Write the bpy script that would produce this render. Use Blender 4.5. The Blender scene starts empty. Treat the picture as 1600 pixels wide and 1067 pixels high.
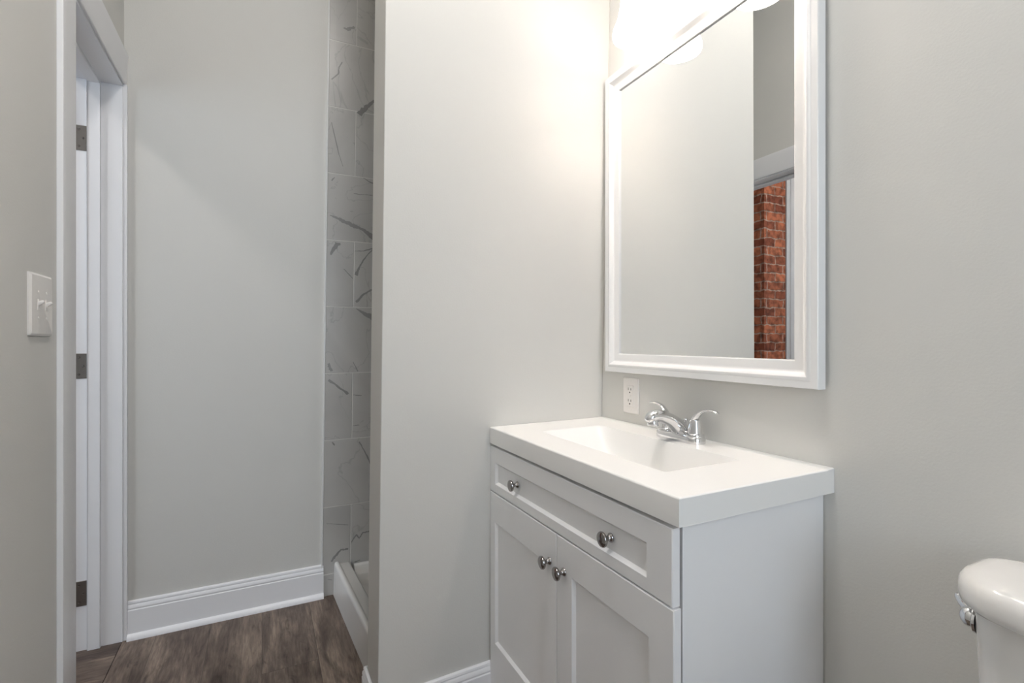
import bpy, bmesh, math, random
from mathutils import Vector, Matrix

random.seed(7)
scene = bpy.context.scene
COL = scene.collection

# ------------------------------------------------------------------ camera
F_PX, YAW = 773.0, math.radians(26.63)
cam_data = bpy.data.cameras.new('camera')
cam_data.sensor_width = 36.0
cam_data.lens = 36.0 * F_PX / 1600.0
cam_data.clip_start = 0.02
cam = bpy.data.objects.new('camera', cam_data)
cam.location = (1.419, -1.0685, 1.11)
cam.rotation_euler = (math.radians(90), 0, math.radians(90) - YAW)
COL.objects.link(cam)
scene.camera = cam

# ------------------------------------------------------------------ daylight, exposure
SKY_STRENGTH = 3.2
BULB_STRENGTH = 4.0
ADDED_CEILING_LAMP = 36.0  # strength of the added, unseen ceiling lights
world = bpy.data.worlds.new('sky')
scene.world = world
world.use_nodes = True
bg = world.node_tree.nodes['Background']
bg.inputs['Color'].default_value = (0.78, 0.87, 1.0, 1)
bg.inputs['Strength'].default_value = SKY_STRENGTH

def portal(name, loc, rot, sx, sy):
    l = bpy.data.lights.new(name, 'AREA')
    l.shape = 'RECTANGLE'; l.size = sx; l.size_y = sy
    l.cycles.is_portal = True
    o = bpy.data.objects.new(name, l); COL.objects.link(o)
    o.location = loc; o.rotation_euler = rot
portal('window_daylight', (2.60, -0.80, 1.60), (0, math.radians(90), 0), 1.5, 0.95)  # portal of the added bathroom window, out of view
portal('hall_window_daylight', (0.35, -4.20, 1.55), (math.radians(-90), 0, math.radians(180)), 1.3, 1.8)  # portal of the added hall window, out of view

scene.view_settings.view_transform = 'Standard'
scene.view_settings.look = 'None'
scene.view_settings.gamma = 1.0
scene.view_settings.use_curve_mapping = False
scene.view_settings.exposure = 0.92
scene.cycles.use_denoising = True
scene.cycles.max_bounces = 14
scene.cycles.diffuse_bounces = 9
scene.cycles.glossy_bounces = 6
scene.cycles.transparent_max_bounces = 12
scene.cycles.sample_clamp_indirect = 6.0
scene.cycles.caustics_reflective = False
scene.cycles.caustics_refractive = False

# ------------------------------------------------------------------ materials
def new_mat(name):
    m = bpy.data.materials.new(name); m.use_nodes = True
    nt = m.node_tree
    return m, nt, nt.nodes['Principled BSDF']

def N(nt, kind, **props):
    n = nt.nodes.new(kind)
    for k, v in props.items():
        setattr(n, k, v)
    return n

def plain(name, col, rough=0.5, metal=0.0, bump=0.0, bscale=60.0, spec=0.5, mottling=0.0, coat=0.0):
    m, nt, b = new_mat(name)
    b.inputs['Roughness'].default_value = rough
    b.inputs['Metallic'].default_value = metal
    b.inputs['Specular IOR Level'].default_value = spec
    b.inputs['Coat Weight'].default_value = coat
    tc = N(nt, 'ShaderNodeTexCoord')
    no = N(nt, 'ShaderNodeTexNoise')
    no.inputs['Scale'].default_value = 3.0
    no.inputs['Detail'].default_value = 3.0
    nt.links.new(tc.outputs['Object'], no.inputs['Vector'])
    r = N(nt, 'ShaderNodeValToRGB')
    k = 1 - mottling
    r.color_ramp.elements[0].position = 0.3
    r.color_ramp.elements[1].position = 0.7
    r.color_ramp.elements[0].color = (col[0]*k, col[1]*k, col[2]*k, 1)
    r.color_ramp.elements[1].color = (*col, 1)
    nt.links.new(no.outputs['Fac'], r.inputs['Fac'])
    nt.links.new(r.outputs['Color'], b.inputs['Base Color'])
    if bump > 0:
        nb = N(nt, 'ShaderNodeTexNoise')
        nb.inputs['Scale'].default_value = bscale
        nb.inputs['Detail'].default_value = 4.0
        nt.links.new(tc.outputs['Object'], nb.inputs['Vector'])
        bp = N(nt, 'ShaderNodeBump')
        bp.inputs['Strength'].default_value = bump
        bp.inputs['Distance'].default_value = 0.001
        nt.links.new(nb.outputs['Fac'], bp.inputs['Height'])
        nt.links.new(bp.outputs['Normal'], b.inputs['Normal'])
    return m

M = {}
M['paint'] = plain('greige_wall_paint', (0.665, 0.657, 0.628), 0.55, bump=0.25, bscale=220, spec=0.3, mottling=0.015)
M['ceiling'] = plain('ceiling_paint', (0.86, 0.86, 0.85), 0.8, bump=0.2, bscale=200, spec=0.2)
M['trim'] = plain('white_trim_paint', (0.86, 0.86, 0.88), 0.35, spec=0.45, mottling=0.01)
M['cabinet'] = plain('white_cabinet_paint', (0.88, 0.88, 0.89), 0.38, spec=0.45, mottling=0.01)
M['marble_top'] = plain('cultured_marble', (0.87, 0.865, 0.85), 0.30, spec=0.4, coat=0.05)
M['mirror_frame'] = plain('white_lacquer_frame', (0.84, 0.84, 0.84), 0.25, spec=0.5)
M['porcelain'] = plain('toilet_porcelain', (0.80, 0.79, 0.77), 0.10, spec=0.55, coat=0.4)
M['acrylic'] = plain('shower_acrylic', (0.76, 0.75, 0.73), 0.22, spec=0.5)
M['plastic'] = plain('white_plastic', (0.82, 0.79, 0.76), 0.3, spec=0.5)
M['dark'] = plain('slot_dark', (0.03, 0.028, 0.025), 0.7)
M['chrome'] = plain('polished_chrome', (0.78, 0.78, 0.79), 0.05, 1.0)
M['nickel'] = plain('dark_nickel', (0.36, 0.34, 0.33), 0.16, 1.0)
M['hinge'] = plain('satin_nickel_hinge', (0.36, 0.34, 0.32), 0.38, 1.0, mottling=0.15)
M['edge_profile'] = plain('tile_edge_white', (0.74, 0.74, 0.73), 0.35)
M['silver'] = plain('mirror_silvering', (0.93, 0.94, 0.935), 0.0, 1.0)
M['backing'] = plain('grey_backing', (0.25, 0.25, 0.25), 0.7)

def emitter(name, col, strength, base=(0.9, 0.88, 0.84)):
    m, nt, b = new_mat(name)
    b.inputs['Base Color'].default_value = (*base, 1)
    b.inputs['Roughness'].default_value = 0.3
    b.inputs['Emission Color'].default_value = (*col, 1)
    b.inputs['Emission Strength'].default_value = strength
    return m
M['shade'] = emitter('lit_frosted_glass', (1.0, 0.90, 0.84), BULB_STRENGTH)
M['bulb'] = emitter('lit_bulb', (1.0, 0.90, 0.84), BULB_STRENGTH * 31)
M['diffuser'] = emitter('added_ceiling_diffuser', (1.0, 0.95, 0.91), ADDED_CEILING_LAMP)  # glow of the added ceiling lights

def pane_mat():
    m = bpy.data.materials.new('window_glass'); m.use_nodes = True
    nt = m.node_tree; nt.nodes.clear()
    out = N(nt, 'ShaderNodeOutputMaterial')
    t = N(nt, 'ShaderNodeBsdfTransparent'); t.inputs['Color'].default_value = (0.95, 0.97, 0.97, 1)
    g = N(nt, 'ShaderNodeBsdfGlossy'); g.inputs['Roughness'].default_value = 0.0
    f = N(nt, 'ShaderNodeFresnel'); f.inputs['IOR'].default_value = 1.45
    mx = N(nt, 'ShaderNodeMixShader')
    nt.links.new(f.outputs[0], mx.inputs[0]); nt.links.new(t.outputs[0], mx.inputs[1]); nt.links.new(g.outputs[0], mx.inputs[2])
    nt.links.new(mx.outputs[0], out.inputs['Surface'])
    return m
M['pane'] = pane_mat()

def floor_mat():
    m, nt, b = new_mat('vinyl_plank')
    L = nt.links
    tc = N(nt, 'ShaderNodeTexCoord')
    mp = N(nt, 'ShaderNodeMapping')
    mp.inputs['Location'].default_value = (0.43, 0.185, 0)   # plank seams on y = -1.185, joint near x = -0.43
    L.new(tc.outputs['Object'], mp.inputs['Vector'])
    br = N(nt, 'ShaderNodeTexBrick')
    br.offset = 0.37; br.offset_frequency = 2
    br.inputs['Color1'].default_value = (0, 0, 0, 1); br.inputs['Color2'].default_value = (1, 1, 1, 1)
    br.inputs['Mortar'].default_value = (0.5, 0.5, 0.5, 1)
    br.inputs['Scale'].default_value = 1.0
    br.inputs['Mortar Size'].default_value = 0.0007
    br.inputs['Mortar Smooth'].default_value = 0.3
    br.inputs['Brick Width'].default_value = 1.22
    br.inputs['Row Height'].default_value = 0.178
    L.new(mp.outputs[0], br.inputs['Vector'])
    # grain, stretched along the plank and shifted for each plank
    sh = N(nt, 'ShaderNodeVectorMath', operation='SCALE'); sh.inputs['Scale'].default_value = 13.7
    L.new(br.outputs['Color'], sh.inputs[0])
    ad = N(nt, 'ShaderNodeVectorMath', operation='ADD')
    L.new(mp.outputs[0], ad.inputs[0]); L.new(sh.outputs[0], ad.inputs[1])
    def grain(sc, stretch, det, dist=0.0):
        q = N(nt, 'ShaderNodeMapping'); q.inputs['Scale'].default_value = stretch
        L.new(ad.outputs[0], q.inputs['Vector'])
        n = N(nt, 'ShaderNodeTexNoise'); n.inputs['Scale'].default_value = sc
        n.inputs['Detail'].default_value = det; n.inputs['Roughness'].default_value = 0.6
        n.inputs['Distortion'].default_value = dist
        L.new(q.outputs[0], n.inputs['Vector']); return n
    big = grain(1.0, (2.6, 13, 1), 5, 0.6)
    fine = grain(1.0, (14, 130, 1), 4, 0.3)
    knot = grain(1.0, (7, 20, 1), 4, 1.4)
    ramp = N(nt, 'ShaderNodeValToRGB')
    e = ramp.color_ramp.elements
    e[0].position = 0.28; e[0].color = (0.062, 0.044, 0.037, 1)
    e[1].position = 0.72; e[1].color = (0.34, 0.275, 0.225, 1)
    k = e.new(0.5); k.color = (0.165, 0.128, 0.108, 1)
    L.new(big.outputs['Fac'], ramp.inputs['Fac'])
    def mix(a, bb, fac, mode='MIX'):
        x = N(nt, 'ShaderNodeMix', data_type='RGBA', blend_type=mode)
        if isinstance(fac, float): x.inputs[0].default_value = fac
        else: L.new(fac, x.inputs[0])
        for i, s in ((6, a), (7, bb)):
            if isinstance(s, tuple): x.inputs[i].default_value = s
            else: L.new(s, x.inputs[i])
        return x.outputs[2]
    fr = N(nt, 'ShaderNodeValToRGB')
    fr.color_ramp.elements[0].position = 0.3; fr.color_ramp.elements[0].color = (0.48, 0.45, 0.44, 1)
    fr.color_ramp.elements[1].position = 0.7; fr.color_ramp.elements[1].color = (1.2, 1.18, 1.15, 1)
    L.new(fine.outputs['Fac'], fr.inputs['Fac'])
    c = mix(ramp.outputs['Color'], fr.outputs['Color'], 0.8, 'MULTIPLY')
    kr = N(nt, 'ShaderNodeValToRGB')
    kr.color_ramp.elements[0].position = 0.30; kr.color_ramp.elements[0].color = (0.35, 0.32, 0.30, 1)
    kr.color_ramp.elements[1].position = 0.44; kr.color_ramp.elements[1].color = (1, 1, 1, 1)
    L.new(knot.outputs['Fac'], kr.inputs['Fac'])
    c = mix(c, kr.outputs['Color'], 0.7, 'MULTIPLY')
    pr_ = N(nt, 'ShaderNodeValToRGB')
    pr_.color_ramp.elements[0].color = (0.72, 0.70, 0.72, 1); pr_.color_ramp.elements[1].color = (1.2, 1.2, 1.16, 1)
    L.new(br.outputs['Color'], pr_.inputs['Fac'])
    c = mix(c, pr_.outputs['Color'], 1.0, 'MULTIPLY')
    c = mix(c, (0.055, 0.044, 0.038, 1), br.outputs['Fac'])
    L.new(c, b.inputs['Base Color'])
    b.inputs['Roughness'].default_value = 0.5
    b.inputs['Specular IOR Level'].default_value = 0.35
    bp = N(nt, 'ShaderNodeBump'); bp.inputs['Strength'].default_value = 0.25; bp.inputs['Distance'].default_value = 0.001
    L.new(fine.outputs['Fac'], bp.inputs['Height']); L.new(bp.outputs[0], b.inputs['Normal'])
    return m
M['floor'] = floor_mat()
M['floor_hall'] = floor_mat()
for n_ in M['floor_hall'].node_tree.nodes:
    if n_.type == 'MAPPING' and abs(n_.inputs['Location'].default_value[0] - 0.43) < 1e-4:
        n_.inputs['Rotation'].default_value = (0, 0, math.radians(90)); n_.inputs['Location'].default_value = (0.2, 0.07, 0)

def tile_mat():
    m, nt, b = new_mat('marble_tile'); L = nt.links
    tc = N(nt, 'ShaderNodeTexCoord')
    at = N(nt, 'ShaderNodeAttribute', attribute_name='tile_shift')
    ad = N(nt, 'ShaderNodeVectorMath', operation='ADD')
    L.new(tc.outputs['Object'], ad.inputs[0]); L.new(at.outputs['Vector'], ad.inputs[1])
    n1 = N(nt, 'ShaderNodeTexNoise'); n1.inputs['Scale'].default_value = 3.0; n1.inputs['Detail'].default_value = 6
    n1.inputs['Distortion'].default_value = 0.9
    L.new(ad.outputs[0], n1.inputs['Vector'])
    r = N(nt, 'ShaderNodeValToRGB'); e = r.color_ramp.elements
    e[0].position = 0.35; e[0].color = (0.44, 0.43, 0.415, 1)
    e[1].position = 0.65; e[1].color = (0.50, 0.49, 0.47, 1)
    L.new(n1.outputs['Fac'], r.inputs['Fac'])
    # hair veins
    s = N(nt, 'ShaderNodeMath', operation='SUBTRACT'); s.inputs[1].default_value = 0.5
    n2 = N(nt, 'ShaderNodeTexNoise'); n2.inputs['Scale'].default_value = 2.2; n2.inputs['Detail'].default_value = 5
    n2.inputs['Distortion'].default_value = 1.2
    L.new(ad.outputs[0], n2.inputs['Vector'])
    L.new(n2.outputs['Fac'], s.inputs[0])
    a = N(nt, 'ShaderNodeMath', operation='ABSOLUTE'); L.new(s.outputs[0], a.inputs[0])
    vr = N(nt, 'ShaderNodeValToRGB')
    vr.color_ramp.elements[0].position = 0.0; vr.color_ramp.elements[0].color = (0.35, 0.35, 0.35, 1)
    vr.color_ramp.elements[1].position = 0.006; vr.color_ramp.elements[1].color = (0, 0, 0, 1)
    L.new(a.outputs[0], vr.inputs['Fac'])
    mx = N(nt, 'ShaderNodeMix', data_type='RGBA')
    L.new(vr.outputs['Color'], mx.inputs[0]); L.new(r.outputs['Color'], mx.inputs[6])
    mx.inputs[7].default_value = (0.22, 0.22, 0.215, 1)
    L.new(mx.outputs[2], b.inputs['Base Color'])
    b.inputs['Roughness'].default_value = 0.3
    return m
M['tile'] = tile_mat()
M['vein'] = plain('grey_marble_vein', (0.31, 0.305, 0.295), 0.32, mottling=0.3)
M['grout'] = plain('light_grout', (0.66, 0.65, 0.62), 0.8)

def brick_mat():
    m, nt, b = new_mat('old_red_brick'); L = nt.links
    tc = N(nt, 'ShaderNodeTexCoord')
    sp = N(nt, 'ShaderNodeSeparateXYZ'); L.new(tc.outputs['Object'], sp.inputs[0])
    su = N(nt, 'ShaderNodeMath', operation='ADD'); L.new(sp.outputs['X'], su.inputs[0]); L.new(sp.outputs['Y'], su.inputs[1])
    cb = N(nt, 'ShaderNodeCombineXYZ'); L.new(su.outputs[0], cb.inputs['X']); L.new(sp.outputs['Z'], cb.inputs['Y'])
    dn = N(nt, 'ShaderNodeTexNoise'); dn.inputs['Scale'].default_value = 14; dn.inputs['Detail'].default_value = 3
    L.new(tc.outputs['Object'], dn.inputs['Vector'])
    ds = N(nt, 'ShaderNodeVectorMath', operation='SUBTRACT'); ds.inputs[1].default_value = (0.5, 0.5, 0.5)
    L.new(dn.outputs['Color'], ds.inputs[0])
    dm = N(nt, 'ShaderNodeVectorMath', operation='SCALE'); dm.inputs['Scale'].default_value = 0.034
    L.new(ds.outputs[0], dm.inputs[0])
    ad = N(nt, 'ShaderNodeVectorMath', operation='ADD'); L.new(cb.outputs[0], ad.inputs[0]); L.new(dm.outputs[0], ad.inputs[1])
    br = N(nt, 'ShaderNodeTexBrick')
    br.inputs['Color1'].default_value = (0.30, 0.085, 0.045, 1)
    br.inputs['Color2'].default_value = (0.72, 0.24, 0.12, 1)
    br.inputs['Mortar'].default_value = (0.62, 0.42, 0.33, 1)
    br.inputs['Scale'].default_value = 1.0
    br.inputs['Mortar Size'].default_value = 0.0070
    br.inputs['Mortar Smooth'].default_value = 0.4
    br.inputs['Brick Width'].default_value = 0.205
    br.inputs['Row Height'].default_value = 0.0735
    L.new(ad.outputs[0], br.inputs['Vector'])
    n = N(nt, 'ShaderNodeTexNoise'); n.inputs['Scale'].default_value = 22; n.inputs['Detail'].default_value = 5
    L.new(tc.outputs['Object'], n.inputs['Vector'])
    r = N(nt, 'ShaderNodeValToRGB')
    r.color_ramp.elements[0].position = 0.33; r.color_ramp.elements[0].color = (0.38, 0.34, 0.33, 1)
    r.color_ramp.elements[1].position = 0.6; r.color_ramp.elements[1].color = (1.15, 1.12, 1.1, 1)
    L.new(n.outputs['Fac'], r.inputs['Fac'])
    mx = N(nt, 'ShaderNodeMix', data_type='RGBA', blend_type='MULTIPLY'); mx.inputs[0].default_value = 0.9
    L.new(br.outputs['Color'], mx.inputs[6]); L.new(r.outputs['Color'], mx.inputs[7])
    L.new(mx.outputs[2], b.inputs['Base Color'])
    b.inputs['Roughness'].default_value = 0.85
    iv = N(nt, 'ShaderNodeMath', operation='SUBTRACT'); iv.inputs[0].default_value = 1.0
    L.new(br.outputs['Fac'], iv.inputs[1])
    bp = N(nt, 'ShaderNodeBump'); bp.inputs['Strength'].default_value = 0.9; bp.inputs['Distance'].default_value = 0.008
    L.new(iv.outputs[0], bp.inputs['Height']); L.new(bp.outputs[0], b.inputs['Normal'])
    return m
M['brick'] = brick_mat()

# ------------------------------------------------------------------ mesh helpers
class MB:
    def __init__(s):
        s.v = []; s.f = []; s.mi = []
    def add(s, vs, fs, mi=0):
        o = len(s.v); s.v += [tuple(p) for p in vs]
        for f in fs:
            s.f.append(tuple(i + o for i in f)); s.mi.append(mi)
        return s
    def box(s, x0, x1, y0, y1, z0, z1, mi=0):
        vs = [(x, y, z) for z in (z0, z1) for y in (y0, y1) for x in (x0, x1)]
        return s.hexa(vs, mi)
    def hexa(s, vs, mi=0):      # 8 points ordered z, y, x
        return s.add(vs, [(0, 2, 3, 1), (4, 5, 7, 6), (0, 1, 5, 4), (2, 6, 7, 3), (0, 4, 6, 2), (1, 3, 7, 5)], mi)
    def rings(s, rings, closed=True, cap0=True, cap1=True, mi=0):
        n = len(rings[0]); vs = [p for r in rings for p in r]; fs = []
        m = n if closed else n - 1
        for k in range(len(rings) - 1):
            for i in range(m):
                j = (i + 1) % n
                fs.append((k*n + i, k*n + j, (k+1)*n + j, (k+1)*n + i))
        if cap0: fs.append(tuple(reversed(range(n))))
        if cap1: fs.append(tuple((len(rings)-1)*n + i for i in range(n)))
        return s.add(vs, fs, mi)
    def lathe(s, prof, origin=(0, 0, 0), axis='z', n=32, mi=0):
        # prof: (radius, height); closed by its own ends
        rr = []
        for r, h in prof:
            ring = []
            for i in range(n):
                a = 2*math.pi*i/n; c, q = r*math.cos(a), r*math.sin(a)
                if axis == 'z': p = (c, q, h)
                elif axis == '-y': p = (c, -h, q)
                elif axis == '-x': p = (-h, c, q)
                elif axis == '+x': p = (h, c, q)
                elif axis == '+y': p = (c, h, q)
                ring.append((p[0]+origin[0], p[1]+origin[1], p[2]+origin[2]))
            rr.append(ring)
        return s.rings(rr, True, prof[0][0] > 1e-4, prof[-1][0] > 1e-4, mi)
    def tube(s, pts, radii, n=16, mi=0, side=None, power=2.0):
        # radii: (horizontal half width, vertical half height) for every point
        pts = [Vector(p) for p in pts]; rr = []
        for k, p in enumerate(pts):
            a = pts[max(k-1, 0)]; b = pts[min(k+1, len(pts)-1)]
            t = (b - a).normalized()
            sd = Vector(side) if side else t.cross(Vector((0, 0, 1)))
            sd = (sd - t * sd.dot(t)).normalized()
            up = sd.cross(t).normalized()
            w, h = radii[k] if isinstance(radii[k], tuple) else (radii[k], radii[k])
            ring = []
            for i in range(n):
                an = 2*math.pi*i/n
                c, q = math.cos(an), math.sin(an)
                c = math.copysign(abs(c)**(2/power), c); q = math.copysign(abs(q)**(2/power), q)
                ring.append(tuple(p + sd*(c*w) + up*(q*h)))
            rr.append(ring)
        return s.rings(rr, True, True, True, mi)
    def rectsweep(s, x0, x1, z0, z1, prof, y=0.0, mi=0, close_back=False):
        # profile (u inwards from the outer edge, h towards the room = -y), mitred at the corners
        rr = []
        for u, h in prof:
            rr.append([(x0+u, y-h, z0+u), (x1-u, y-h, z0+u), (x1-u, y-h, z1-u), (x0+u, y-h, z1-u)])
        vs = [p for r in rr for p in r]; fs = []
        for k in range(len(rr)-1):
            for i in range(4):
                j = (i+1) % 4
                fs.append((k*4+i, k*4+j, (k+1)*4+j, (k+1)*4+i))
        if close_back:
            k = len(rr)-1
            for i in range(4):
                j = (i+1) % 4
                fs.append((k*4+i, k*4+j, j, i))
        return s.add(vs, fs, mi)
    def build(s, name, mat, parent=None, bevel=0.0, segs=2, smooth=30, subsurf=0):
        me = bpy.data.meshes.new(name)
        bm = bmesh.new()
        vs = [bm.verts.new(p) for p in s.v]
        for f, mi in zip(s.f, s.mi):
            try:
                fc = bm.faces.new([vs[i] for i in f]); fc.material_index = mi
            except ValueError:
                pass
        bmesh.ops.remove_doubles(bm, verts=bm.verts, dist=1e-6)
        bmesh.ops.recalc_face_normals(bm, faces=bm.faces)
        bm.to_mesh(me); bm.free()
        for mm in (mat if isinstance(mat, (list, tuple)) else [mat]):
            me.materials.append(M[mm])
        if smooth:
            me.shade_smooth(); me.set_sharp_from_angle(angle=math.radians(smooth))
        o = bpy.data.objects.new(name, me); COL.objects.link(o)
        if parent: o.parent = parent
        if bevel > 0:
            b = o.modifiers.new('bevel', 'BEVEL'); b.width = bevel; b.segments = segs
            b.limit_method = 'ANGLE'; b.angle_limit = math.radians(40); b.harden_normals = False
        if subsurf:
            q = o.modifiers.new('sub', 'SUBSURF'); q.levels = subsurf; q.render_levels = subsurf
        return o

def thing(name, label, cat, loc=(0, 0, 0), rotz=0.0):
    o = bpy.data.objects.new(name, None); COL.objects.link(o)
    o.empty_display_size = 0.05
    o.location = loc; o.rotation_euler = (0, 0, rotz)
    o['label'] = label; o['category'] = cat
    return o

def struct(o):
    o['kind'] = 'structure'; return o

def path_sweep(pts, prof):
    # pts: plan polyline, profile (outwards, z), outwards = to the right of the walking direction
    P = [Vector((p[0], p[1])) for p in pts]; rr = []
    for i, p in enumerate(P):
        ns = []
        if i > 0: d = (P[i]-P[i-1]).normalized(); ns.append(Vector((d.y, -d.x)))
        if i < len(P)-1: d = (P[i+1]-P[i]).normalized(); ns.append(Vector((d.y, -d.x)))
        n = sum(ns, Vector((0, 0))).normalized()
        k = 1.0 / max(0.2, n.dot(ns[0]))
        rr.append([(p.x + n.x*k*u, p.y + n.y*k*u, z) for u, z in prof])
    return MB().rings(rr, True, True, True)

def dup(o, parent):
    c = o.copy(); COL.objects.link(c); c.parent = parent; return c

# ------------------------------------------------------------------ room shell
CEIL = 3.25
XB = -0.879            # wall behind the shower
YD = -1.535            # wall with the doorway
YD2 = -1.680           # its other face
WX = 2.60              # window wall
DX0, DX1, DZ = -0.86, -0.328, 2.055   # doorway

struct(MB().box(-0.99, WX+0.1, 0.0, 0.12, 0, CEIL).build('wall_back', 'paint'))
struct(MB().box(-0.99, XB, YD2, 0.0, 0, CEIL).build('wall_left', 'paint'))

def lean(z): return 0.032 * (z - 0.9)       # the partition is a little out of plumb
TH = 0.155
ptop, pbot = CEIL, 0.0
def end_x(z): return 0.015 + 0.0048 * (z - 1.1)
def end_y(z): return -0.773 + 0.0102 * (z - 1.1)
w = MB(); RR = []
for i in range(13):
    z = CEIL*i/12
    ye = end_y(z); ring = []
    for k in range(9):
        f = k/8.0; ring.append((end_x(z)*(1-f) + lean(z)*f, ye*(1-f), z))
    ring += [(end_x(z)-TH, 0.0, z), (end_x(z)-TH, ye, z)]
    RR.append(ring)
w.rings(RR, True, True, True)
struct(w.build('wall_partition', 'paint', bevel=0.003, segs=3))

w = MB()
w.box(DX1+0.02, WX+0.1, YD2, YD, 0, CEIL)
w.box(XB, DX1+0.02, YD2, YD, DZ+0.02, CEIL)
struct(w.build('wall_front', 'paint'))

# wall on the right of the room, its added window out of view
wy0, wy1, wz0, wz1 = -1.275, -0.325, 0.85, 2.35
w = MB()
w.box(WX, WX+0.12, YD, wy0, 0, CEIL); w.box(WX, WX+0.12, wy1, 0, 0, CEIL)
w.box(WX, WX+0.12, wy0, wy1, 0, wz0); w.box(WX, WX+0.12, wy0, wy1, wz1, CEIL)
struct(w.build('wall_right', 'paint'))

struct(MB().box(-2.6, WX+0.12, -4.32, 0.12, CEIL, CEIL+0.1).build('ceiling', 'ceiling'))
struct(MB().box(XB-0.11, WX+0.12, YD-0.001, 0.12, -0.06, 0).build('floor', 'floor'))

# the room beyond the doorway
struct(MB().box(-2.6, WX+0.12, -4.32, YD-0.0035, -0.06, 0).build('floor_hall', 'floor_hall'))
struct(MB().box(-2.6, -2.5, -4.2, YD2, 0, CEIL).build('wall_hall_left', 'paint'))
struct(MB().box(WX, WX+0.1, -4.2, YD2, 0, CEIL).build('wall_hall_right', 'paint'))
struct(MB().box(-2.5, -0.99, YD2, YD2+0.1, 0, CEIL).build('wall_hall_back', 'paint'))
hx0, hx1, hz0, hz1 = -0.55, 1.25, 0.75, 2.35
w = MB()
w.box(-2.6, hx0, -4.32, -4.2, 0, CEIL); w.box(hx1, WX+0.1, -4.32, -4.2, 0, CEIL)
w.box(hx0, hx1, -4.32, -4.2, 0, hz0); w.box(hx0, hx1, -4.32, -4.2, hz1, CEIL)
struct(w.build('wall_hall_front', 'paint'))
struct(MB().box(-2.49, -1.40, -2.935, -2.668, 0, CEIL-0.001).build('wall_brick', 'brick'))
w = MB().box(-2.49, -1.44, -4.19, -2.980, 0, CEIL-0.001).box(-1.44, -1.40, -3.10, -2.952, 0, CEIL-0.001).box(-1.40, -1.388, -3.10, -2.992, 0, CEIL-0.001)
struct(w.build('trim_brick_side', 'trim'))

def window(name, horizontal, a0, a1, z0, z1, face, depth):
    # a sash window: frame with a meeting rail, pane behind
    fr = MB(); t = 0.05
    def bx(p0, p1, q0, q1, d0, d1):
        if horizontal: fr.box(p0, p1, min(d0, d1), max(d0, d1), q0, q1)
        else: fr.box(min(d0, d1), max(d0, d1), p0, p1, q0, q1)
    d0, d1 = face, face + depth
    bx(a0, a0+t, z0, z1, d0, d1); bx(a1-t, a1, z0, z1, d0, d1)
    bx(a0+t, a1-t, z0, z0+t, d0, d1); bx(a0+t, a1-t, z1-t, z1, d0, d1)
    zm = (z0+z1)/2
    bx(a0+t, a1-t, zm-0.02, zm+0.02, d0, d1)
    o = struct(fr.build(name, 'trim', bevel=0.003))
    pn = MB(); dm = (d0+d1)/2
    for q0, q1 in ((z0+t, zm-0.02), (zm+0.02, z1-t)):
        if horizontal: pn.box(a0+t, a1-t, dm-0.002, dm+0.002, q0, q1)
        else: pn.box(dm-0.002, dm+0.002, a0+t, a1-t, q0, q1)
    pn.build('pane', 'pane', o)
window('unseen_window_1', False, wy0, wy1, wz0, wz1, WX+0.02, 0.05)  # unseen window, added to let bluish daylight in from the right
window('unseen_window_2', True, hx0, hx1, hz0, hz1, -4.26, 0.05)  # unseen window, added so daylight reaches the door jamb and brick

# ------------------------------------------------------------------ doorway: jambs, stops, casing, hinges
d = MB()
d.box(XB+0.0005, DX0, YD2, YD-0.0, 0, DZ)                       # far jamb
d.box(DX1, DX1+0.0195, YD2, YD, 0, DZ)                          # near jamb
d.box(XB+0.0005, DX1+0.0195, YD2, YD, DZ, DZ+0.0195)            # head jamb
door = struct(d.build('door_1', 'trim', bevel=0.0015))
s_ = MB()
s_.box(DX0, DX0+0.012, -1.636, -1.598, 0, DZ-0.0)
s_.box(DX1-0.012, DX1, -1.636, -1.598, 0, DZ-0.0)
s_.box(DX0+0.012, DX1-0.012, -1.636, -1.598, DZ-0.012, DZ)
s_.build('door_stop', 'trim', door, bevel=0.002)
# casing on the bathroom side
cs = MB()
CW = 0.116
cz = DZ + 0.008
def casing_prof(y):   # (u from the inner edge, h towards the room)
    return [(0, 0), (0, 0.007), (0.004, 0.009), (0.090, 0.011), (0.104, 0.0135), (CW, 0.0135), (CW, 0)]
rr = []
for (x, z, dx, dz) in ((DX1+0.006, 0, 1, 0), (DX1+0.006, cz, 1, 1), (XB+0.0005, cz, 0, 1)):
    rr.append([(x + dx*u, YD + h, z + dz*u) for u, h in casing_prof(0)])
cs.rings(rr, True, True, True)
cs.box(XB+0.0005, DX0-0.004, YD, YD+0.012, 0, cz)
cs.build('casing', 'trim', door, bevel=0.0012)
for zc_ in (1.840, 1.022, 0.206):
    h = MB()
    h.box(DX0, DX0+0.0022, -1.676, -1.6385, zc_-0.045, zc_+0.045)
    leaf = h.build('hinge_leaf', 'hinge', door, bevel=0.0015)
    kn = MB().lathe([(0.0062, zc_-0.045), (0.0062, zc_+0.045)], (DX0+0.004, -1.6855, 0), 'z', 16)
    kn.lathe([(0.0045, zc_+0.045), (0.006, zc_+0.048), (0.003, zc_+0.052)], (DX0+0.004, -1.6855, 0), 'z', 16)
    kn.build('hinge_knuckle', 'hinge', leaf)
    for k, yy in ((-0.030, -1.660), (0.0, -1.648), (0.030, -1.660)):
        MB().lathe([(0.0038, 0), (0.0034, 0.0008), (0.0012, 0.0003)], (DX0+0.0022, yy, zc_+k), '+x', 12).build('screw', 'nickel', leaf)

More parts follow.
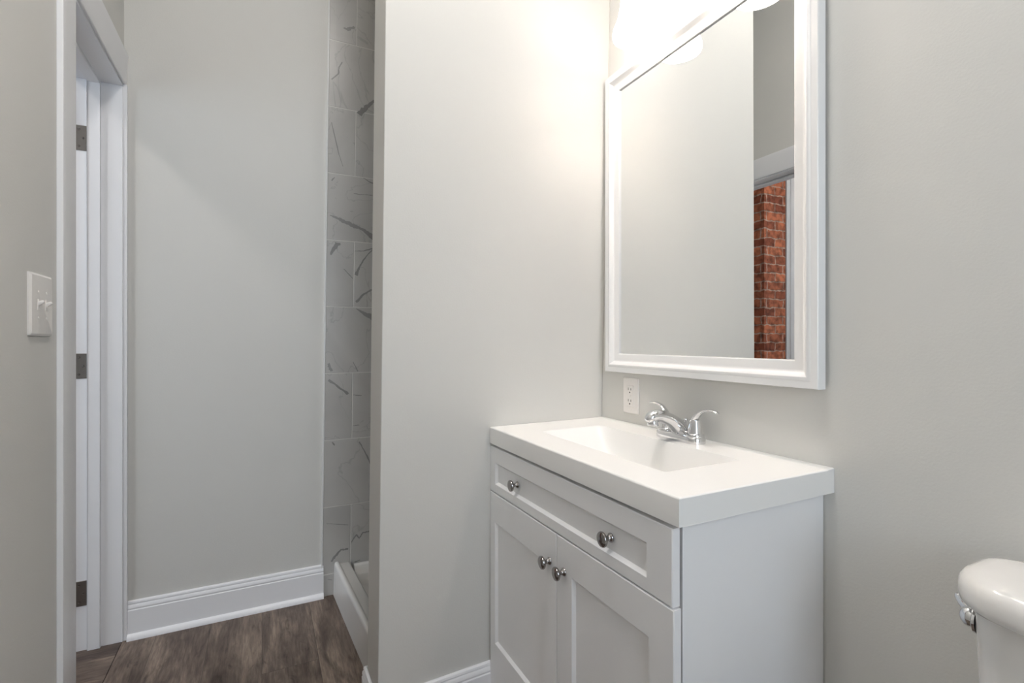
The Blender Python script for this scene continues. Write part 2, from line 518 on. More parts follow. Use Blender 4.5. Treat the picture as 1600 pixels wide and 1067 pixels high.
# ------------------------------------------------------------------ baseboards
BASE = [(0, 0), (0.027, 0), (0.026, 0.008), (0.021, 0.016), (0.0145, 0.020), (0.0135, 0.021), (0.0135, 0.106), (0.0115, 0.109),
        (0.0115, 0.112), (0.0125, 0.114), (0.0115, 0.122), (0.0085, 0.127), (0.0085, 0.1295), (0.0095, 0.131), (0.008, 0.137), (0.004, 0.140), (0, 0.140)]
def baseboard(name, pts):
    return struct(path_sweep(pts, BASE).build(name, 'trim'))
baseboard('baseboard_left', [(XB+0.0003, -1.5225), (XB+0.0003, -0.8375)][::-1][::-1])
ex, ey = end_x(0.05), end_y(0.05)-0.001
LOWB = [(u, z if z < 0.021 else z - 0.032) for u, z in BASE]
f_ = 1 - 0.414/abs(ey)
struct(path_sweep([(ex-TH-0.0005, ey+0.022), (ex-TH-0.0005, ey), (ex+0.0012, ey), (ex*(1-f_)+lean(0.05)*f_+0.0012, -0.414)], LOWB).build('baseboard_partition', 'trim'))
baseboard('baseboard_back', [(0.777, -0.0003), (WX, -0.0003)])
baseboard('baseboard_front', [(WX, YD+0.0003), (DX1+CW+0.007, YD+0.0003)])

# ------------------------------------------------------------------ tiled shower walls
def lean_y(z): return 0.012 * (z - 1.2)
ROW, Z0T, LEN, GR = 0.2922, 0.0944, 0.5844, 0.0028
t = MB(); shifts = []
def tile_face(y0, y1, z0, z1, sh, axis='x'):
    e = 0.0012; xs = XB + 0.0085
    def P(y, z, d):
        return (xs - d, y + lean_y(z), z)
    a = [P(y0, z0, 0.0035), P(y1, z0, 0.0035), P(y1, z1, 0.0035), P(y0, z1, 0.0035)]
    b_ = [P(y0, z0, e), P(y1, z0, e), P(y1, z1, e), P(y0, z1, e)]
    c = [P(y0+e, z0+e, 0), P(y1-e, z0+e, 0), P(y1-e, z1-e, 0), P(y0+e, z1-e, 0)]
    t.rings([a, b_, c], True, False, True)
y_edge = -0.8275
for k in range(-1, 10):
    z0 = max(0.001, Z0T + k*ROW + GR/2); z1 = min(CEIL-0.001, Z0T + (k+1)*ROW - GR/2)
    if z1 - z0 < 0.01: continue
    j0 = -0.7125 if k % 2 == 0 else -0.7125 + LEN/2
    cuts = [j for j in (j0 - 2*LEN, j0 - LEN, j0, j0 + LEN, j0 + 2*LEN) if y_edge < j < -0.03]
    ys = [y_edge] + cuts + [-0.012 - 0.0]
    for a, b_ in zip(ys[:-1], ys[1:]):
        lo = a + (GR/2 if a != y_edge else 0); hi = b_ - (GR/2 if b_ != ys[-1] else 0)
        tile_face(lo, hi, z0, z1, 0)
# grout bed behind the tiles
gb = [(x, (y_edge + lean_y(z)) if y < -0.5 else -0.003, z) for z in (0.0005, CEIL-0.0005) for y in (-0.8, 0) for x in (XB+0.0004, XB+0.0075)]
t.hexa(gb, 2)
# metal edge of the tiling
ge = [(x, y_edge + lean_y(z) + dy, z) for z in (0.0005, CEIL-0.0005) for dy in (-0.0065, -0.0005) for x in (XB+0.0004, XB+0.0092)]
t.hexa(ge, 3)
# veins that run across single tiles: points are (y, z, half width) on the wall
def vein(pts):
    xs = XB + 0.00875
    L_, R_ = [], []
    dense = []
    for i in range(len(pts)-1):
        for k in range(6):
            f = k/6.0
            jit = 0.35*min(pts[i][2], pts[i+1][2])
            dense.append(tuple(pts[i][j]*(1-f) + pts[i+1][j]*f + (random.uniform(-jit, jit) if k else 0) for j in range(3)))
    dense.append(pts[-1])
    n = len(dense); vs_, fs_ = [], []
    for i, (y, z, h) in enumerate(dense):
        a = dense[max(i-1, 0)]; b_ = dense[min(i+1, n-1)]
        dy, dz = b_[0]-a[0], b_[1]-a[1]; l = math.hypot(dy, dz) or 1
        ny, nz = -dz/l*h, dy/l*h
        vs_ += [(xs, y+ny, z+nz), (xs, y-ny, z-nz)]
        if i: fs_.append((2*i-2, 2*i-1, 2*i+1, 2*i))
    t.add(vs_, fs_, 1)
VEINS = [[(-0.753, 2.498, 0.0033), (-0.737, 2.494, 0.0065), (-0.707, 2.514, 0.0049)], [(-0.804, 2.257, 0.0026), (-0.775, 2.289, 0.0032), (-0.773, 2.318, 0.0023), (-0.759, 2.344, 0.0023)], [(-0.616, 2.206, 0.0054), (-0.651, 2.172, 0.008), (-0.687, 2.127, 0.0119)], [(-0.804, 2.069, 0.0016), (-0.775, 1.94, 0.0016), (-0.756, 1.884, 0.0013)], [(-0.804, 1.814, 0.0032), (-0.791, 1.83, 0.0019)], [(-0.668, 1.846, 0.0013), (-0.643, 1.832, 0.0023), (-0.617, 1.824, 0.0023)], [(-0.71, 1.77, 0.0016), (-0.682, 1.769, 0.0017), (-0.628, 1.773, 0.0017)], [(-0.811, 1.662, 0.0019), (-0.783, 1.654, 0.0052), (-0.753, 1.641, 0.0085), (-0.714, 1.628, 0.0085), (-0.675, 1.615, 0.006), (-0.645, 1.595, 0.0086), (-0.62, 1.577, 0.0114)], [(-0.807, 1.489, 0.0032), (-0.794, 1.518, 0.0081), (-0.778, 1.544, 0.0113)], [(-0.707, 1.514, 0.0013), (-0.668, 1.517, 0.0017), (-0.623, 1.533, 0.0027)], [(-0.623, 1.53, 0.0033), (-0.645, 1.508, 0.0023), (-0.668, 1.477, 0.003), (-0.687, 1.441, 0.0036), (-0.701, 1.406, 0.0072)], [(-0.623, 1.35, 0.0047), (-0.668, 1.322, 0.0043), (-0.701, 1.286, 0.0049)], [(-0.753, 1.431, 0.0013), (-0.715, 1.391, 0.0016)], [(-0.699, 1.257, 0.0016), (-0.668, 1.238, 0.0066), (-0.626, 1.219, 0.014)], [(-0.817, 1.014, 0.0058), (-0.804, 0.98, 0.0064)], [(-0.714, 1.02, 0.0016), (-0.693, 0.977, 0.0026)], [(-0.817, 0.942, 0.0051), (-0.783, 0.917, 0.0045), (-0.735, 0.876, 0.0056)], [(-0.687, 0.661, 0.003), (-0.662, 0.613, 0.0027), (-0.635, 0.552, 0.0033)], [(-0.801, 0.669, 0.0032), (-0.791, 0.654, 0.0026)], [(-0.825, 0.317, 0.0013), (-0.783, 0.307, 0.0016), (-0.734, 0.296, 0.0013)], [(-0.721, 0.217, 0.002), (-0.699, 0.247, 0.003), (-0.687, 0.228, 0.0026), (-0.671, 0.251, 0.003), (-0.64, 0.251, 0.003)], [(-0.805, 0.147, 0.0039), (-0.792, 0.165, 0.0052), (-0.765, 0.191, 0.0036), (-0.734, 0.189, 0.0033)], [(-0.707, 0.126, 0.0023), (-0.683, 0.13, 0.002)], [(-0.82, 0.073, 0.0013), (-0.801, 0.066, 0.0013)], [(-0.712, 0.872, 0.0013), (-0.676, 0.867, 0.0013)], [(-0.712, 0.735, 0.0013), (-0.687, 0.736, 0.0013)]]
for vn in VEINS: vein(vn)
tw = t.build('wall_shower_tile', ['tile', 'vein', 'grout', 'edge_profile'], smooth=0)
struct(tw)
# a different piece of stone for every tile
me = tw.data
at = me.attributes.new('tile_shift', 'FLOAT_VECTOR', 'FACE')
rnd = {}
for p in me.polygons:
    c = p.center
    k = int(math.floor((c.z - Z0T)/ROW)); j0 = -0.7125 if k % 2 == 0 else -0.7125 + LEN/2
    q = int(math.floor((c.y - lean_y(c.z) - j0)/LEN))
    if (k, q) not in rnd: rnd[(k, q)] = (random.uniform(-9, 9), random.uniform(-9, 9), random.uniform(-9, 9))
    at.data[p.index].vector = rnd[(k, q)]
# plain tiling on the two walls the shower shares with the room
b2 = MB()
for k in range(-1, 10):
    z0 = max(0.001, Z0T + k*ROW + GR/2); z1 = min(CEIL-0.001, Z0T + (k+1)*ROW - GR/2)
    if z1 - z0 < 0.01: continue
    xa, xb = XB+0.012, -0.160
    jx = xa + (0.30 if k % 2 else 0.55)
    for a, b_ in ((xa, jx-GR/2), (jx+GR/2, xb)):
        b2.box(a, b_, -0.0085, -0.003, z0, z1)
b2.box(XB+0.0095, -0.159, -0.0045, -0.0003, 0.0005, CEIL-0.0005, 1)
struct(b2.build('wall_shower_back_tile', ['tile', 'grout'], smooth=0))

# ------------------------------------------------------------------ shower base
sb = thing('shower_base', 'white acrylic shower base with raised rounded curb on the plank floor', 'shower tray')
xl, xr = XB + 0.0095, -0.145
ol, orr = -0.797, -0.756       # the curb runs slightly out of square
def fy(x): return ol + (orr-ol)*(x-xl)/(xr-xl)
def curb_ring(x):
    y = fy(x)
    prof = [(0, 0.0), (0.0015, 0.05), (0.004, 0.126), (0.0055, 0.137), (0.010, 0.142), (0.017, 0.143), (0.023, 0.140), (0.026, 0.1345),
            (0.030, 0.1325), (0.062, 0.1315), (0.069, 0.128), (0.072, 0.120), (0.078, 0.050), (0.090, 0.042), (0.090, 0.0)]
    return [(x, y+u, z) for u, z in prof]
MB().rings([curb_ring(xl), curb_ring(xl*0.5+xr*0.5), curb_ring(xr)], True, True, True).build('curb', 'acrylic', sb, smooth=50)
# pan with rims on the three other sides
px0, px1, py0, py1 = xl, xr, -0.712, -0.010
pan = MB()
vs, fs = [], []
prof = [(0, 0.0), (0, 0.118), (0.003, 0.122), (0.020, 0.122), (0.026, 0.117), (0.030, 0.098), (0.036, 0.094), (0.046, 0.093), (0.052, 0.088), (0.062, 0.048), (0.08, 0.040)]
for u, z in prof:
    vs += [(px0+u, py0, z), (px0+u, py1-u, z), (px1-u, py1-u, z), (px1-u, py0, z)]
for k in range(len(prof)-1):
    for i in range(3):
        fs.append((k*4+i, k*4+i+1, k*4+i+5, k*4+i+4))
k = (len(prof)-1)*4
c = len(vs); vs.append(((px0+px1)/2, (py0+py1)/2, 0.030))
fs += [(k, k+1, c), (k+1, k+2, c), (k+2, k+3, c), (k+3, k, c)]
pan.add(vs, fs)
pan.build('pan', 'acrylic', sb, smooth=50)
MB().lathe([(0.050, 0.0315), (0.052, 0.036), (0.046, 0.038), (0.0, 0.0375)], ((px0+px1)/2, (py0+py1)/2, 0), 'z', 32).build('drain', 'chrome', sb)

# ------------------------------------------------------------------ vanity cabinet
VW = 0.7740; VY = -0.408; VT = 0.7925
van = thing('vanity_cabinet', 'white shaker vanity cabinet with one wide drawer over two doors', 'cabinet', (0, 0, 0))
X0V = 0.0085
b = MB()
b.box(X0V, X0V+0.016, VY, -0.002, 0.0, VT)
b.box(VW-0.012, VW, VY, -0.002, 0.0, VT)
b.box(X0V+0.016, VW-0.012, -0.012, -0.002, 0.05, VT)
b.box(X0V+0.016, VW-0.012, VY+0.02, -0.012, 0.05, 0.066)
b.box(X0V+0.016, VW-0.012, VY, VY+0.018, 0.0, 0.066)
b.box(X0V+0.016, VW-0.012, VY, VY+0.018, 0.615, 0.665)
b.box(X0V+0.016, VW-0.012, VY, VY+0.018, VT-0.03, VT)
b.build('body', 'cabinet', van, bevel=0.0012)

def shaker(name, x0, x1, z0, z1, rx0, rx1, rz0, rz1, yb, parent, th=0.0170):
    # frame with a recessed flat panel and a small sloped inner edge
    m = MB(); f = yb - th; c = 0.007; r = f + 0.0075
    O = [(x0, z0), (x1, z0), (x1, z1), (x0, z1)]
    I = [(rx0, rz0), (rx1, rz0), (rx1, rz1), (rx0, rz1)]
    J = [(rx0+c, rz0+c), (rx1-c, rz0+c), (rx1-c, rz1-c), (rx0+c, rz1-c)]
    e = 0.0018
    E = [(x0+e, z0+e), (x1-e, z0+e), (x1-e, z1-e), (x0+e, z1-e)]
    R = [[(x, yb, z) for x, z in O], [(x, f+e, z) for x, z in O], [(x, f, z) for x, z in E], [(x, f, z) for x, z in I], [(x, r, z) for x, z in J]]
    m.rings(R, True, True, True)
    return m.build(name, 'cabinet', parent, smooth=20)

def knob(x, z, yf, parent):
    m = MB()
    m.lathe([(0.0095, 0.0), (0.0095, 0.0015), (0.0075, 0.004), (0.0052, 0.007), (0.0050, 0.012), (0.0062, 0.015), (0.0125, 0.0175),
             (0.0155, 0.0200), (0.0160, 0.0225), (0.0150, 0.0250), (0.0110, 0.0268), (0.0060, 0.0276), (0.0, 0.0278)], (x, yf, z), '-y', 32)
    return m.build('knob', 'nickel', parent, smooth=40)

YB = VY - 0.0105
dr = shaker('drawer', 0.0050, 0.7770, 0.6470, 0.7845, 0.0420, 0.7120, 0.6730, 0.7385, YB, van)
dr_face = YB - 0.011
knob(0.180, 0.706, dr_face, dr)
knob(0.599, 0.706, dr_face, dr)
d1 = shaker('door', 0.0045, 0.3950, 0.040, 0.6440, 0.0400, 0.3330, 0.185, 0.5560, YB, van)
d2 = shaker('door', 0.3980, 0.7800, 0.040, 0.6440, 0.4630, 0.7180, 0.185, 0.5660, YB, van)
knob(0.3640, 0.566, YB-0.0170, d1)
knob(0.4300, 0.566, YB-0.0170, d2)

# ------------------------------------------------------------------ vanity top with its basin
CWD, CD, CZ, CB = 0.7957, 0.4385, 0.844, 0.7935
top = thing('countertop', 'thick white countertop with an integral rectangular sink basin', 'countertop')
bx0, bx1, by0, by1 = 0.140, 0.657, -0.338, -0.112
def sm(t): t = max(0.0, min(1.0, t)); return t
def basin(x, y):
    if x <= bx0 or x >= bx1 or y <= by0 or y >= by1: return 0.0
    a = sm((x-bx0)/0.125); b_ = sm((bx1-x)/0.055); c = sm((y-by0)/0.045); d_ = sm((by1-y)/0.030)
    def ease(v): return v*v*(3-2*v)*0.45 + v*0.55
    v = 1.0
    for q in (a, b_, c, d_):
        v *= (1 - (1 - ease(q))**1.6)
    s = v
    cx, cy = 0.40, -0.20
    fall = 0.012 * (1 - min(1, math.hypot((x-cx)/0.28, (y-cy)/0.15)))
    return s*(0.105) + fall*s
def edge_round(x, y):
    r = 0.004; dz = 0
    for q in (CWD - x, y + CD):
        if q < r: dz = max(dz, r - math.sqrt(max(0, r*r - (r-q)**2)))
    return dz
def coords(a, b_, extra, n):
    s = set(round(a + (b_-a)*i/n, 5) for i in range(n+1)); s |= set(round(e, 5) for e in extra)
    s = sorted(s); out = [s[0]]
    for q in s[1:]:
        if q - out[-1] > 0.0006 or q in extra: out.append(q)
    return out
xs = coords(0.0, CWD, [bx0, bx0+0.0015, bx1-0.0015, bx1, CWD-0.004, CWD-0.0025, CWD-0.0012, CWD-0.0004], 110)
ys = coords(-CD, -0.0005, [by0, by0+0.0015, by1-0.0015, by1, -CD+0.0004, -CD+0.0012, -CD+0.0025, -CD+0.004, -0.022, -0.020], 72)
cnt = MB(); vs, fs = [], []
nx, ny = len(xs), len(ys)
def lip(y): return 0.0012 if y > -0.0205 else 0.0
for y in ys:
    for x in xs:
        vs.append((x, y, CZ - basin(x, y) - edge_round(x, y) + lip(y)))
for j in range(ny-1):
    for i in range(nx-1):
        fs.append((j*nx+i, j*nx+i+1, (j+1)*nx+i+1, (j+1)*nx+i))
cnt.add(vs, fs)
# apron all round
def strip(idx):
    base = [vs[i] for i in idx]
    low = [(p[0], p[1], CB) for p in base]
    n = len(base)
    cnt.add(base + low, [(i, i+1, n+i+1, n+i) for i in range(n-1)])
strip([i for i in range(nx)]); strip([(ny-1)*nx + i for i in range(nx)])
strip([j*nx for j in range(ny)]); strip([j*nx + nx-1 for j in range(ny)])
# underside ring
o_ = [(0, -CD), (CWD, -CD), (CWD, -0.0005), (0, -0.0005)]; i_ = [(0.03, -CD+0.045), (CWD-0.03, -CD+0.045), (CWD-0.03, -0.03), (0.03, -0.03)]
cnt.add([(x, y, CB) for x, y in o_ + i_], [(i, (i+1) % 4, 4+(i+1) % 4, 4+i) for i in range(4)])
# the left end is cut to the wall, which is not square to the wall behind
cnt.v = [(x + (1 - x/CWD)*(0.0005 + 0.0088*(-y/CD)), y, z) for x, y, z in cnt.v]
cnt.build('counter', 'marble_top', top, smooth=35)
zb = CZ - 0.118
MB().lathe([(0.028, zb-0.004), (0.030, zb+0.0025), (0.022, zb+0.0035), (0.020, zb+0.002), (0.017, zb+0.006), (0.0, zb+0.008)], (0.40, -0.20, 0), 'z', 32).build('drain', 'chrome', top)

# ------------------------------------------------------------------ faucet
FX, FY, FZ = 0.421, -0.057, CZ + 0.0002
fa = thing('faucet', 'polished chrome two-handle bathroom faucet on the white countertop', 'faucet', (FX, FY, FZ))
def stadium(hl, r, z, n=20, cy=0.0):
    pts = []
    for i in range(n+1):
        a = -math.pi/2 + math.pi*i/n; pts.append((hl + r*math.cos(a), cy + r*math.sin(a), z))
    for i in range(n+1):
        a = math.pi/2 + math.pi*i/n; pts.append((-hl + r*math.cos(a), cy + r*math.sin(a), z))
    return pts
m = MB()
m.rings([stadium(0.052, 0.0265, 0.0), stadium(0.052, 0.0268, 0.003), stadium(0.052, 0.0262, 0.012), stadium(0.052, 0.0245, 0.0165), stadium(0.052, 0.022, 0.018)])
m.build('base', 'chrome', fa, smooth=45)
m = MB()
sp_pts = [(0, 0.012, 0.006), (0, 0.004, 0.022), (0, -0.010, 0.038), (0, -0.028, 0.051), (0, -0.048, 0.061), (0, -0.068, 0.068), (0, -0.086, 0.071), (0, -0.100, 0.069), (0, -0.110, 0.063), (0, -0.115, 0.055)]
sp_r = [(0.034, 0.024), (0.030, 0.0235), (0.0265, 0.0215), (0.0225, 0.019), (0.0195, 0.017), (0.0182, 0.0160), (0.0182, 0.0160), (0.0176, 0.0155), (0.0150, 0.0125), (0.009, 0.006)]
m.tube(sp_pts, sp_r, 24, side=(1, 0, 0))
m.build('spout', 'chrome', fa, subsurf=1, smooth=60)
MB().lathe([(0.0135, 0.061), (0.0140, 0.052), (0.0148, 0.0465), (0.0140, 0.0440), (0.0105, 0.0435), (0.0, 0.0455)], (0, -0.096, 0), 'z', 28).build('aerator', 'chrome', fa)
MB().lathe([(0.0028, 0.014), (0.0028, 0.047), (0.0060, 0.049), (0.0070, 0.052), (0.0060, 0.055), (0.0, 0.0565)], (0, 0.020, 0), 'z', 20).build('lift_rod', 'chrome', fa)
for s in (-1, 1):
    hub = MB().lathe([(0.0240, 0.0165), (0.0243, 0.021), (0.0232, 0.0235), (0.0205, 0.0245), (0.0188, 0.0255), (0.0180, 0.030), (0.0150, 0.048), (0.0142, 0.056), (0.0130, 0.060), (0.0, 0.062)],
                     (s*0.052, 0, 0), 'z', 36).build('handle_hub', 'chrome', fa, smooth=40)
    lv = MB()
    L_ = [(0.046, 0, 0.050), (0.053, 0, 0.064), (0.063, 0.001, 0.0765), (0.076, 0.002, 0.0855), (0.091, 0.003, 0.0895), (0.106, 0.004, 0.0895), (0.118, 0.005, 0.0870), (0.124, 0.005, 0.0850)]
    R_ = [(0.0120, 0.0090), (0.0125, 0.0085), (0.0105, 0.0060), (0.0085, 0.0042), (0.0078, 0.0036), (0.0082, 0.0038), (0.0078, 0.0034), (0.0040, 0.0016)]
    lv.tube([(s*x, y, z) for x, y, z in L_], R_, 16, side=(0, 1, 0))
    lv.build('handle_lever', 'chrome', hub, subsurf=1, smooth=60)

# ------------------------------------------------------------------ mirror
mx0, mx1, mz0, mz1 = 0.0500, 0.7825, 1.009, 2.004
mi = thing('bathroom_mirror', 'large rectangular wall mirror in a moulded white in a moulded white frame', 'mirror', (0, 0, 0), -0.011)
PF = [(0, 0), (0, 0.0235), (0.0015, 0.0252), (0.0130, 0.0252), (0.0160, 0.0242), (0.0200, 0.0264), (0.0245, 0.0266), (0.0290, 0.0235), (0.0330, 0.0180), (0.0370, 0.0152), (0.0400, 0.0148),
      (0.0570, 0.0148), (0.0605, 0.0125), (0.0610, 0.0085), (0.0610, 0.0)]
MB().rectsweep(mx0, mx1, mz0, mz1, PF, -0.0008, close_back=True).build('frame', 'mirror_frame', mi, smooth=35)
g = 0.0606
MB().box(mx0+g, mx1-g, -0.0088, -0.0060, mz0+g, mz1-g).build('mirror_glass', 'silver', mi, smooth=0)
MB().box(mx0+g, mx1-g, -0.0058, -0.0010, mz0+g, mz1-g).build('backing', 'backing', mi, smooth=0)

# ------------------------------------------------------------------ vanity light
LXC, LY = 0.428, -0.097
LS = 0.140; RIMZ = 2.000
vl = thing('vanity_light', 'two-lamp wall light with bell-shaped white glass shades above the mirror', 'wall lamp', (LXC, 0, 2.24))
m = MB()
def rrect(hw, hh, r, y, n=6):
    pts = []
    for cx_, cz_, a0 in ((hw-r, hh-r, 0), (-hw+r, hh-r, 90), (-hw+r, -hh+r, 180), (hw-r, -hh+r, 270)):
        for i in range(n+1):
            a = math.radians(a0 + 90*i/n); pts.append((cx_ + r*math.cos(a), y, cz_ + r*math.sin(a)))
    return pts
m.rings([rrect(0.20, 0.055, 0.02, -0.001), rrect(0.20, 0.055, 0.02, -0.014), rrect(0.192, 0.047, 0.018, -0.022), rrect(0.18, 0.035, 0.015, -0.024)])
m.build('backplate', 'nickel', vl, smooth=30)
for s in (-1, 1):
    sx = s*LS
    arm = MB(); pts = []; rr_ = []
    for i in range(13):
        a = math.radians(180*i/12)
        pts.append((sx, -0.022 - (abs(LY)-0.022)*(i/12.0), -0.005 + 0.045*math.sin(a))); rr_.append(0.007)
    arm.tube(pts, rr_, 14, side=(1, 0, 0))
    ao = arm.build('arm', 'nickel', vl, smooth=60)
    zr = RIMZ - 2.24
    MB().lathe([(0.010, zr+0.225), (0.022, zr+0.215), (0.028, zr+0.195), (0.031, zr+0.175), (0.026, zr+0.174), (0.0, zr+0.18)], (sx, LY, 0), 'z', 28).build('socket_cup', 'nickel', vl, smooth=40)
    prof = [(0.026, 0.176), (0.032, 0.170), (0.038, 0.152), (0.041, 0.125), (0.0445, 0.095), (0.049, 0.066), (0.0545, 0.045), (0.0615, 0.030), (0.0655, 0.018), (0.0665, 0.006), (0.0650, 0.0)]
    inner = [(r-0.003, h+0.0005) for r, h in reversed(prof)]
    sh = MB().lathe([(r, zr+h) for r, h in prof + inner], (sx, LY, 0), 'z', 48)
    so = sh.build('lamp_shade', 'shade', vl, smooth=60)
    MB().lathe([(0.012, zr+0.173), (0.014, zr+0.140), (0.021, zr+0.118), (0.027, zr+0.095), (0.027, zr+0.082), (0.021, zr+0.066), (0.010, zr+0.058), (0.0, zr+0.056)], (sx, LY, 0), 'z', 28).build('bulb', 'bulb', vl, smooth=60)

# ------------------------------------------------------------------ unseen ceiling lamps, added to even out the brightness
def added_ceiling_lamp(x, y, label):
    c = thing('added_ceiling_light', label, 'added ceiling lamp', (x, y, CEIL))
    MB().lathe([(0.175, -0.001), (0.175, -0.018), (0.168, -0.024), (0.150, -0.024)], (0, 0, 0), 'z', 40).build('base', 'trim', c, smooth=40)
    MB().lathe([(0.160, -0.025), (0.156, -0.045), (0.138, -0.068), (0.105, -0.086), (0.060, -0.096), (0.0, -0.099)], (0, 0, 0), 'z', 40).build('diffuser', 'diffuser', c, smooth=60)
added_ceiling_lamp(0.72, -0.78, 'unseen round white ceiling light added over the bathroom floor')  # out of view, added to brighten the walls evenly
added_ceiling_lamp(0.10, -2.90, 'unseen round white ceiling light added in the room with the brick chimney')  # out of view, added to light the room beyond the doorway

# ------------------------------------------------------------------ outlet
ou = thing('electrical_outlet', 'white electrical outlet on the wall between sink corner and mirror', 'outlet', (0.156, -0.0003, 0.934))
m = MB(); R = []
for hw, hh, y, r in ((0.037, 0.0575, 0, 0.003), (0.037, 0.0575, -0.003, 0.003), (0.034, 0.0545, -0.0055, 0.003)):
    R.append(rrect(hw, hh, r, y))
m.rings(R); m.build('plate', 'plastic', ou, smooth=30)
m = MB(); m.rings([rrect(0.0168, 0.0335, 0.002, -0.0050), rrect(0.0168, 0.0335, 0.002, -0.0072), rrect(0.0158, 0.0325, 0.002, -0.0080)])
rc = m.build('receptacle', 'plastic', ou, smooth=30)
for zz in (0.0185, -0.0185):
    sl = MB()
    sl.box(-0.0075, -0.0055, -0.0084, -0.0078, zz-0.0005, zz+0.0075)
    sl.box(0.0050, 0.0070, -0.0084, -0.0078, zz-0.0005, zz+0.0065)
    sl.lathe([(0.0024, 0.0078), (0.0024, 0.0084)], (0, 0, zz-0.0075), '-y', 12)
    sl.build('socket_slots', 'dark', rc, smooth=0)
MB().box(-0.0060, 0.0060, -0.0098, -0.0078, -0.0030, 0.0030).build('test_button', 'plastic', rc, bevel=0.0005)
for zz in (0.0485, -0.0485):
    MB().lathe([(0.0030, 0.0054), (0.0026, 0.0064), (0.0008, 0.0066)], (0, 0, zz), '-y', 12).build('screw', 'plastic', ou)

# ------------------------------------------------------------------ light switch
lsw = thing('light_switch', 'white double toggle light switch on the wall beside the door casing', 'light switch', (-0.096, YD+0.0003, 1.194), math.pi)
m = MB(); R = []
for hw, hh, y, r in ((0.0635, 0.0710, 0, 0.003), (0.0635, 0.0710, -0.003, 0.003), (0.0585, 0.0660, -0.0068, 0.003)):
    R.append(rrect(hw, hh, r, y))
m.rings(R); m.build('plate', 'plastic', lsw, smooth=30)
for xx in (-0.023, 0.023):
    tg = MB()
    tg.box(xx-0.006, xx+0.006, -0.0078, -0.0050, -0.0125, 0.0125)
    fr_ = tg.build('toggle_collar', 'plastic', lsw, bevel=0.0006)
    tt = MB(); tt.tube([(xx, -0.004, 0.000), (xx, -0.010, 0.004), (xx, -0.0150, 0.0070), (xx, -0.0170, 0.0080)], [(0.0048, 0.0055), (0.0044, 0.0045), (0.0042, 0.0036), (0.0025, 0.0020)], 12, side=(1, 0, 0), power=3)
    tt.build('toggle', 'plastic', fr_, smooth=50)
    for zz in (0.030, -0.030):
        MB().lathe([(0.0030, 0.0066), (0.0026, 0.0076), (0.0008, 0.0078)], (xx, 0, zz), '-y', 12).build('screw', 'plastic', lsw)

# ------------------------------------------------------------------ toilet
TXC = 1.260
to = thing('toilet', 'white porcelain toilet with chrome flush lever beside the vanity', 'toilet', (TXC, 0, 0))
def tank_ring(hw, yb, yf, z, bow=0.022, rc_=0.045, n=8, rb=0.02):
    # plan outline: straight back, rounded corners, bowed front
    pts = []
    for cx_, cy_, r, a0 in ((hw-rb, yb-rb, rb, 0), (-hw+rb, yb-rb, rb, 90), (-hw+rc_, yf+rc_, rc_, 180), (hw-rc_, yf+rc_, rc_, 270)):
        for i in range(n+1):
            a = math.radians(a0 + 90*i/n)
            x = cx_ + r*math.cos(a); y = cy_ + r*math.sin(a)
            pts.append((x, y, z))
        if a0 == 180:
            for i in range(1, 12):
                x = -hw+rc_ + (2*hw-2*rc_)*i/12
                pts.append((x, yf, z))
    out = []
    for x, y, z in pts:
        if y < (yb+yf)/2:
            y -= bow*(1 - (x/hw)**2)
        out.append((x, y, z))
    return out
m = MB()
TZ0, TZ1 = 0.39, 0.734
m.rings([tank_ring(0.160, -0.048, -0.150, TZ0), tank_ring(0.170, -0.044, -0.160, TZ0+0.02), tank_ring(0.180, -0.042, -0.168, 0.55), tank_ring(0.186, -0.040, -0.172, TZ1)])
tank = m.build('tank', 'porcelain', to, smooth=40)
m = MB()
LZ = 0.734
def lid_ring(g, z): return tank_ring(0.206-g, -0.030-g, -0.190+g, z, bow=0.030, rc_=max(0.068-g, 0.02), rb=max(0.052-g, 0.02))
m.rings([lid_ring(0.014, LZ), lid_ring(0.005, LZ+0.001), lid_ring(0.001, LZ+0.006), lid_ring(0.0, LZ+0.014), lid_ring(0.0005, LZ+0.026), lid_ring(0.003, LZ+0.034),
         lid_ring(0.008, LZ+0.0405), lid_ring(0.016, LZ+0.0445), lid_ring(0.028, LZ+0.0465), lid_ring(0.055, LZ+0.0475)])
m.build('tank_lid', 'porcelain', to, smooth=60)
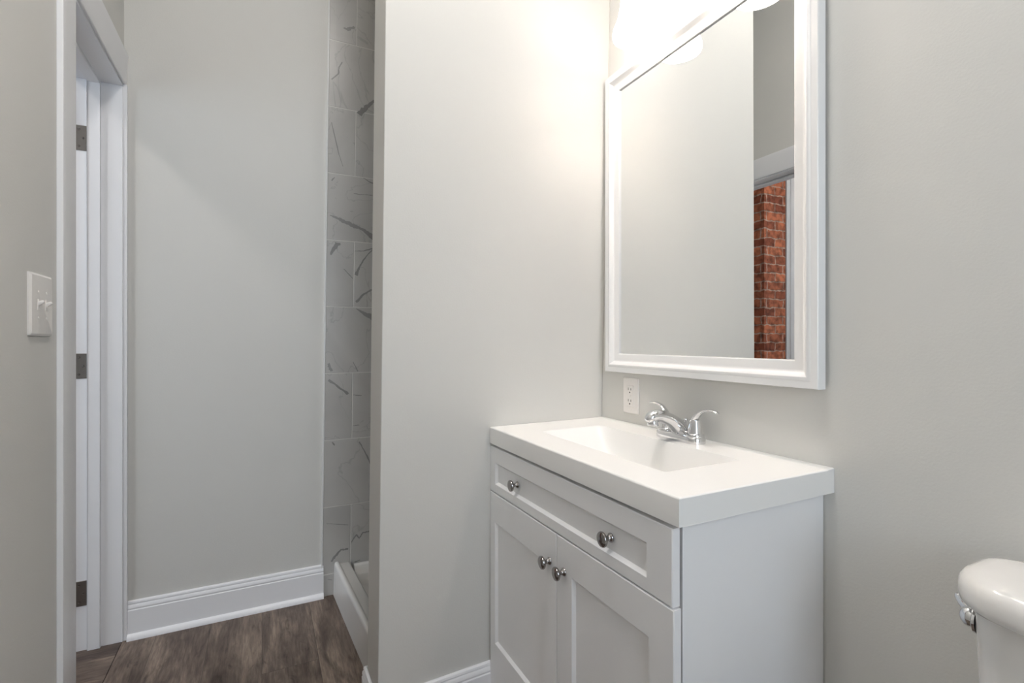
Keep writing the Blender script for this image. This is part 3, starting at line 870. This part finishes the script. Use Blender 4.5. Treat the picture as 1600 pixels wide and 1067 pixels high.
# flush lever on the left side of the tank
lev = MB()
lx_, ly_, lz_ = -0.184, -0.126, 0.700
lev.lathe([(0.0205, -0.001), (0.0210, 0.002), (0.0185, 0.004), (0.0150, 0.005), (0.0155, 0.009), (0.0145, 0.014), (0.0110, 0.019), (0.006, 0.0218), (0.0, 0.0225)], (lx_, ly_, lz_), '-x', 28)
lo = lev.build('flush_lever', 'chrome', to, smooth=40)
la = MB(); la.tube([(lx_-0.007, ly_+0.010, lz_-0.004), (lx_-0.018, ly_+0.016, lz_+0.005), (lx_-0.029, ly_+0.022, lz_+0.013), (lx_-0.037, ly_+0.026, lz_+0.017)], [(0.008, 0.010), (0.009, 0.010), (0.009, 0.009), (0.006, 0.006)], 14)
la.build('lever_arm', 'chrome', lo, subsurf=1, smooth=60)
# bowl, seat and closed lid
def oval(cx_, cy_, a_, bf, bb, z, n=36):
    pts = []
    for i in range(n):
        t_ = 2*math.pi*i/n; c_, s_2 = math.cos(t_), math.sin(t_)
        pts.append((cx_ + a_*c_, cy_ + (bb if s_2 > 0 else bf)*s_2, z))
    return pts
m = MB()
m.rings([oval(0, -0.34, 0.105, 0.20, 0.24, 0.0), oval(0, -0.34, 0.108, 0.20, 0.24, 0.02), oval(0, -0.34, 0.095, 0.17, 0.22, 0.10), oval(0, -0.37, 0.115, 0.18, 0.22, 0.20),
         oval(0, -0.41, 0.160, 0.235, 0.24, 0.31), oval(0, -0.43, 0.180, 0.265, 0.26, 0.365), oval(0, -0.43, 0.184, 0.270, 0.26, 0.385), oval(0, -0.43, 0.180, 0.265, 0.255, 0.392)])
m.box(-0.11, 0.11, -0.24, -0.035, 0.30, 0.389)
m.build('bowl', 'porcelain', to, smooth=50)
m = MB(); m.rings([oval(0, -0.445, 0.182, 0.262, 0.215, 0.393), oval(0, -0.445, 0.186, 0.266, 0.218, 0.402), oval(0, -0.445, 0.182, 0.262, 0.215, 0.411)])
m.build('seat', 'porcelain', to, smooth=50)
m = MB(); m.rings([oval(0, -0.445, 0.182, 0.262, 0.215, 0.412), oval(0, -0.445, 0.186, 0.266, 0.218, 0.420), oval(0, -0.445, 0.176, 0.256, 0.210, 0.430), oval(0, -0.445, 0.10, 0.16, 0.12, 0.434)])
m.build('seat_lid', 'porcelain', to, smooth=50)
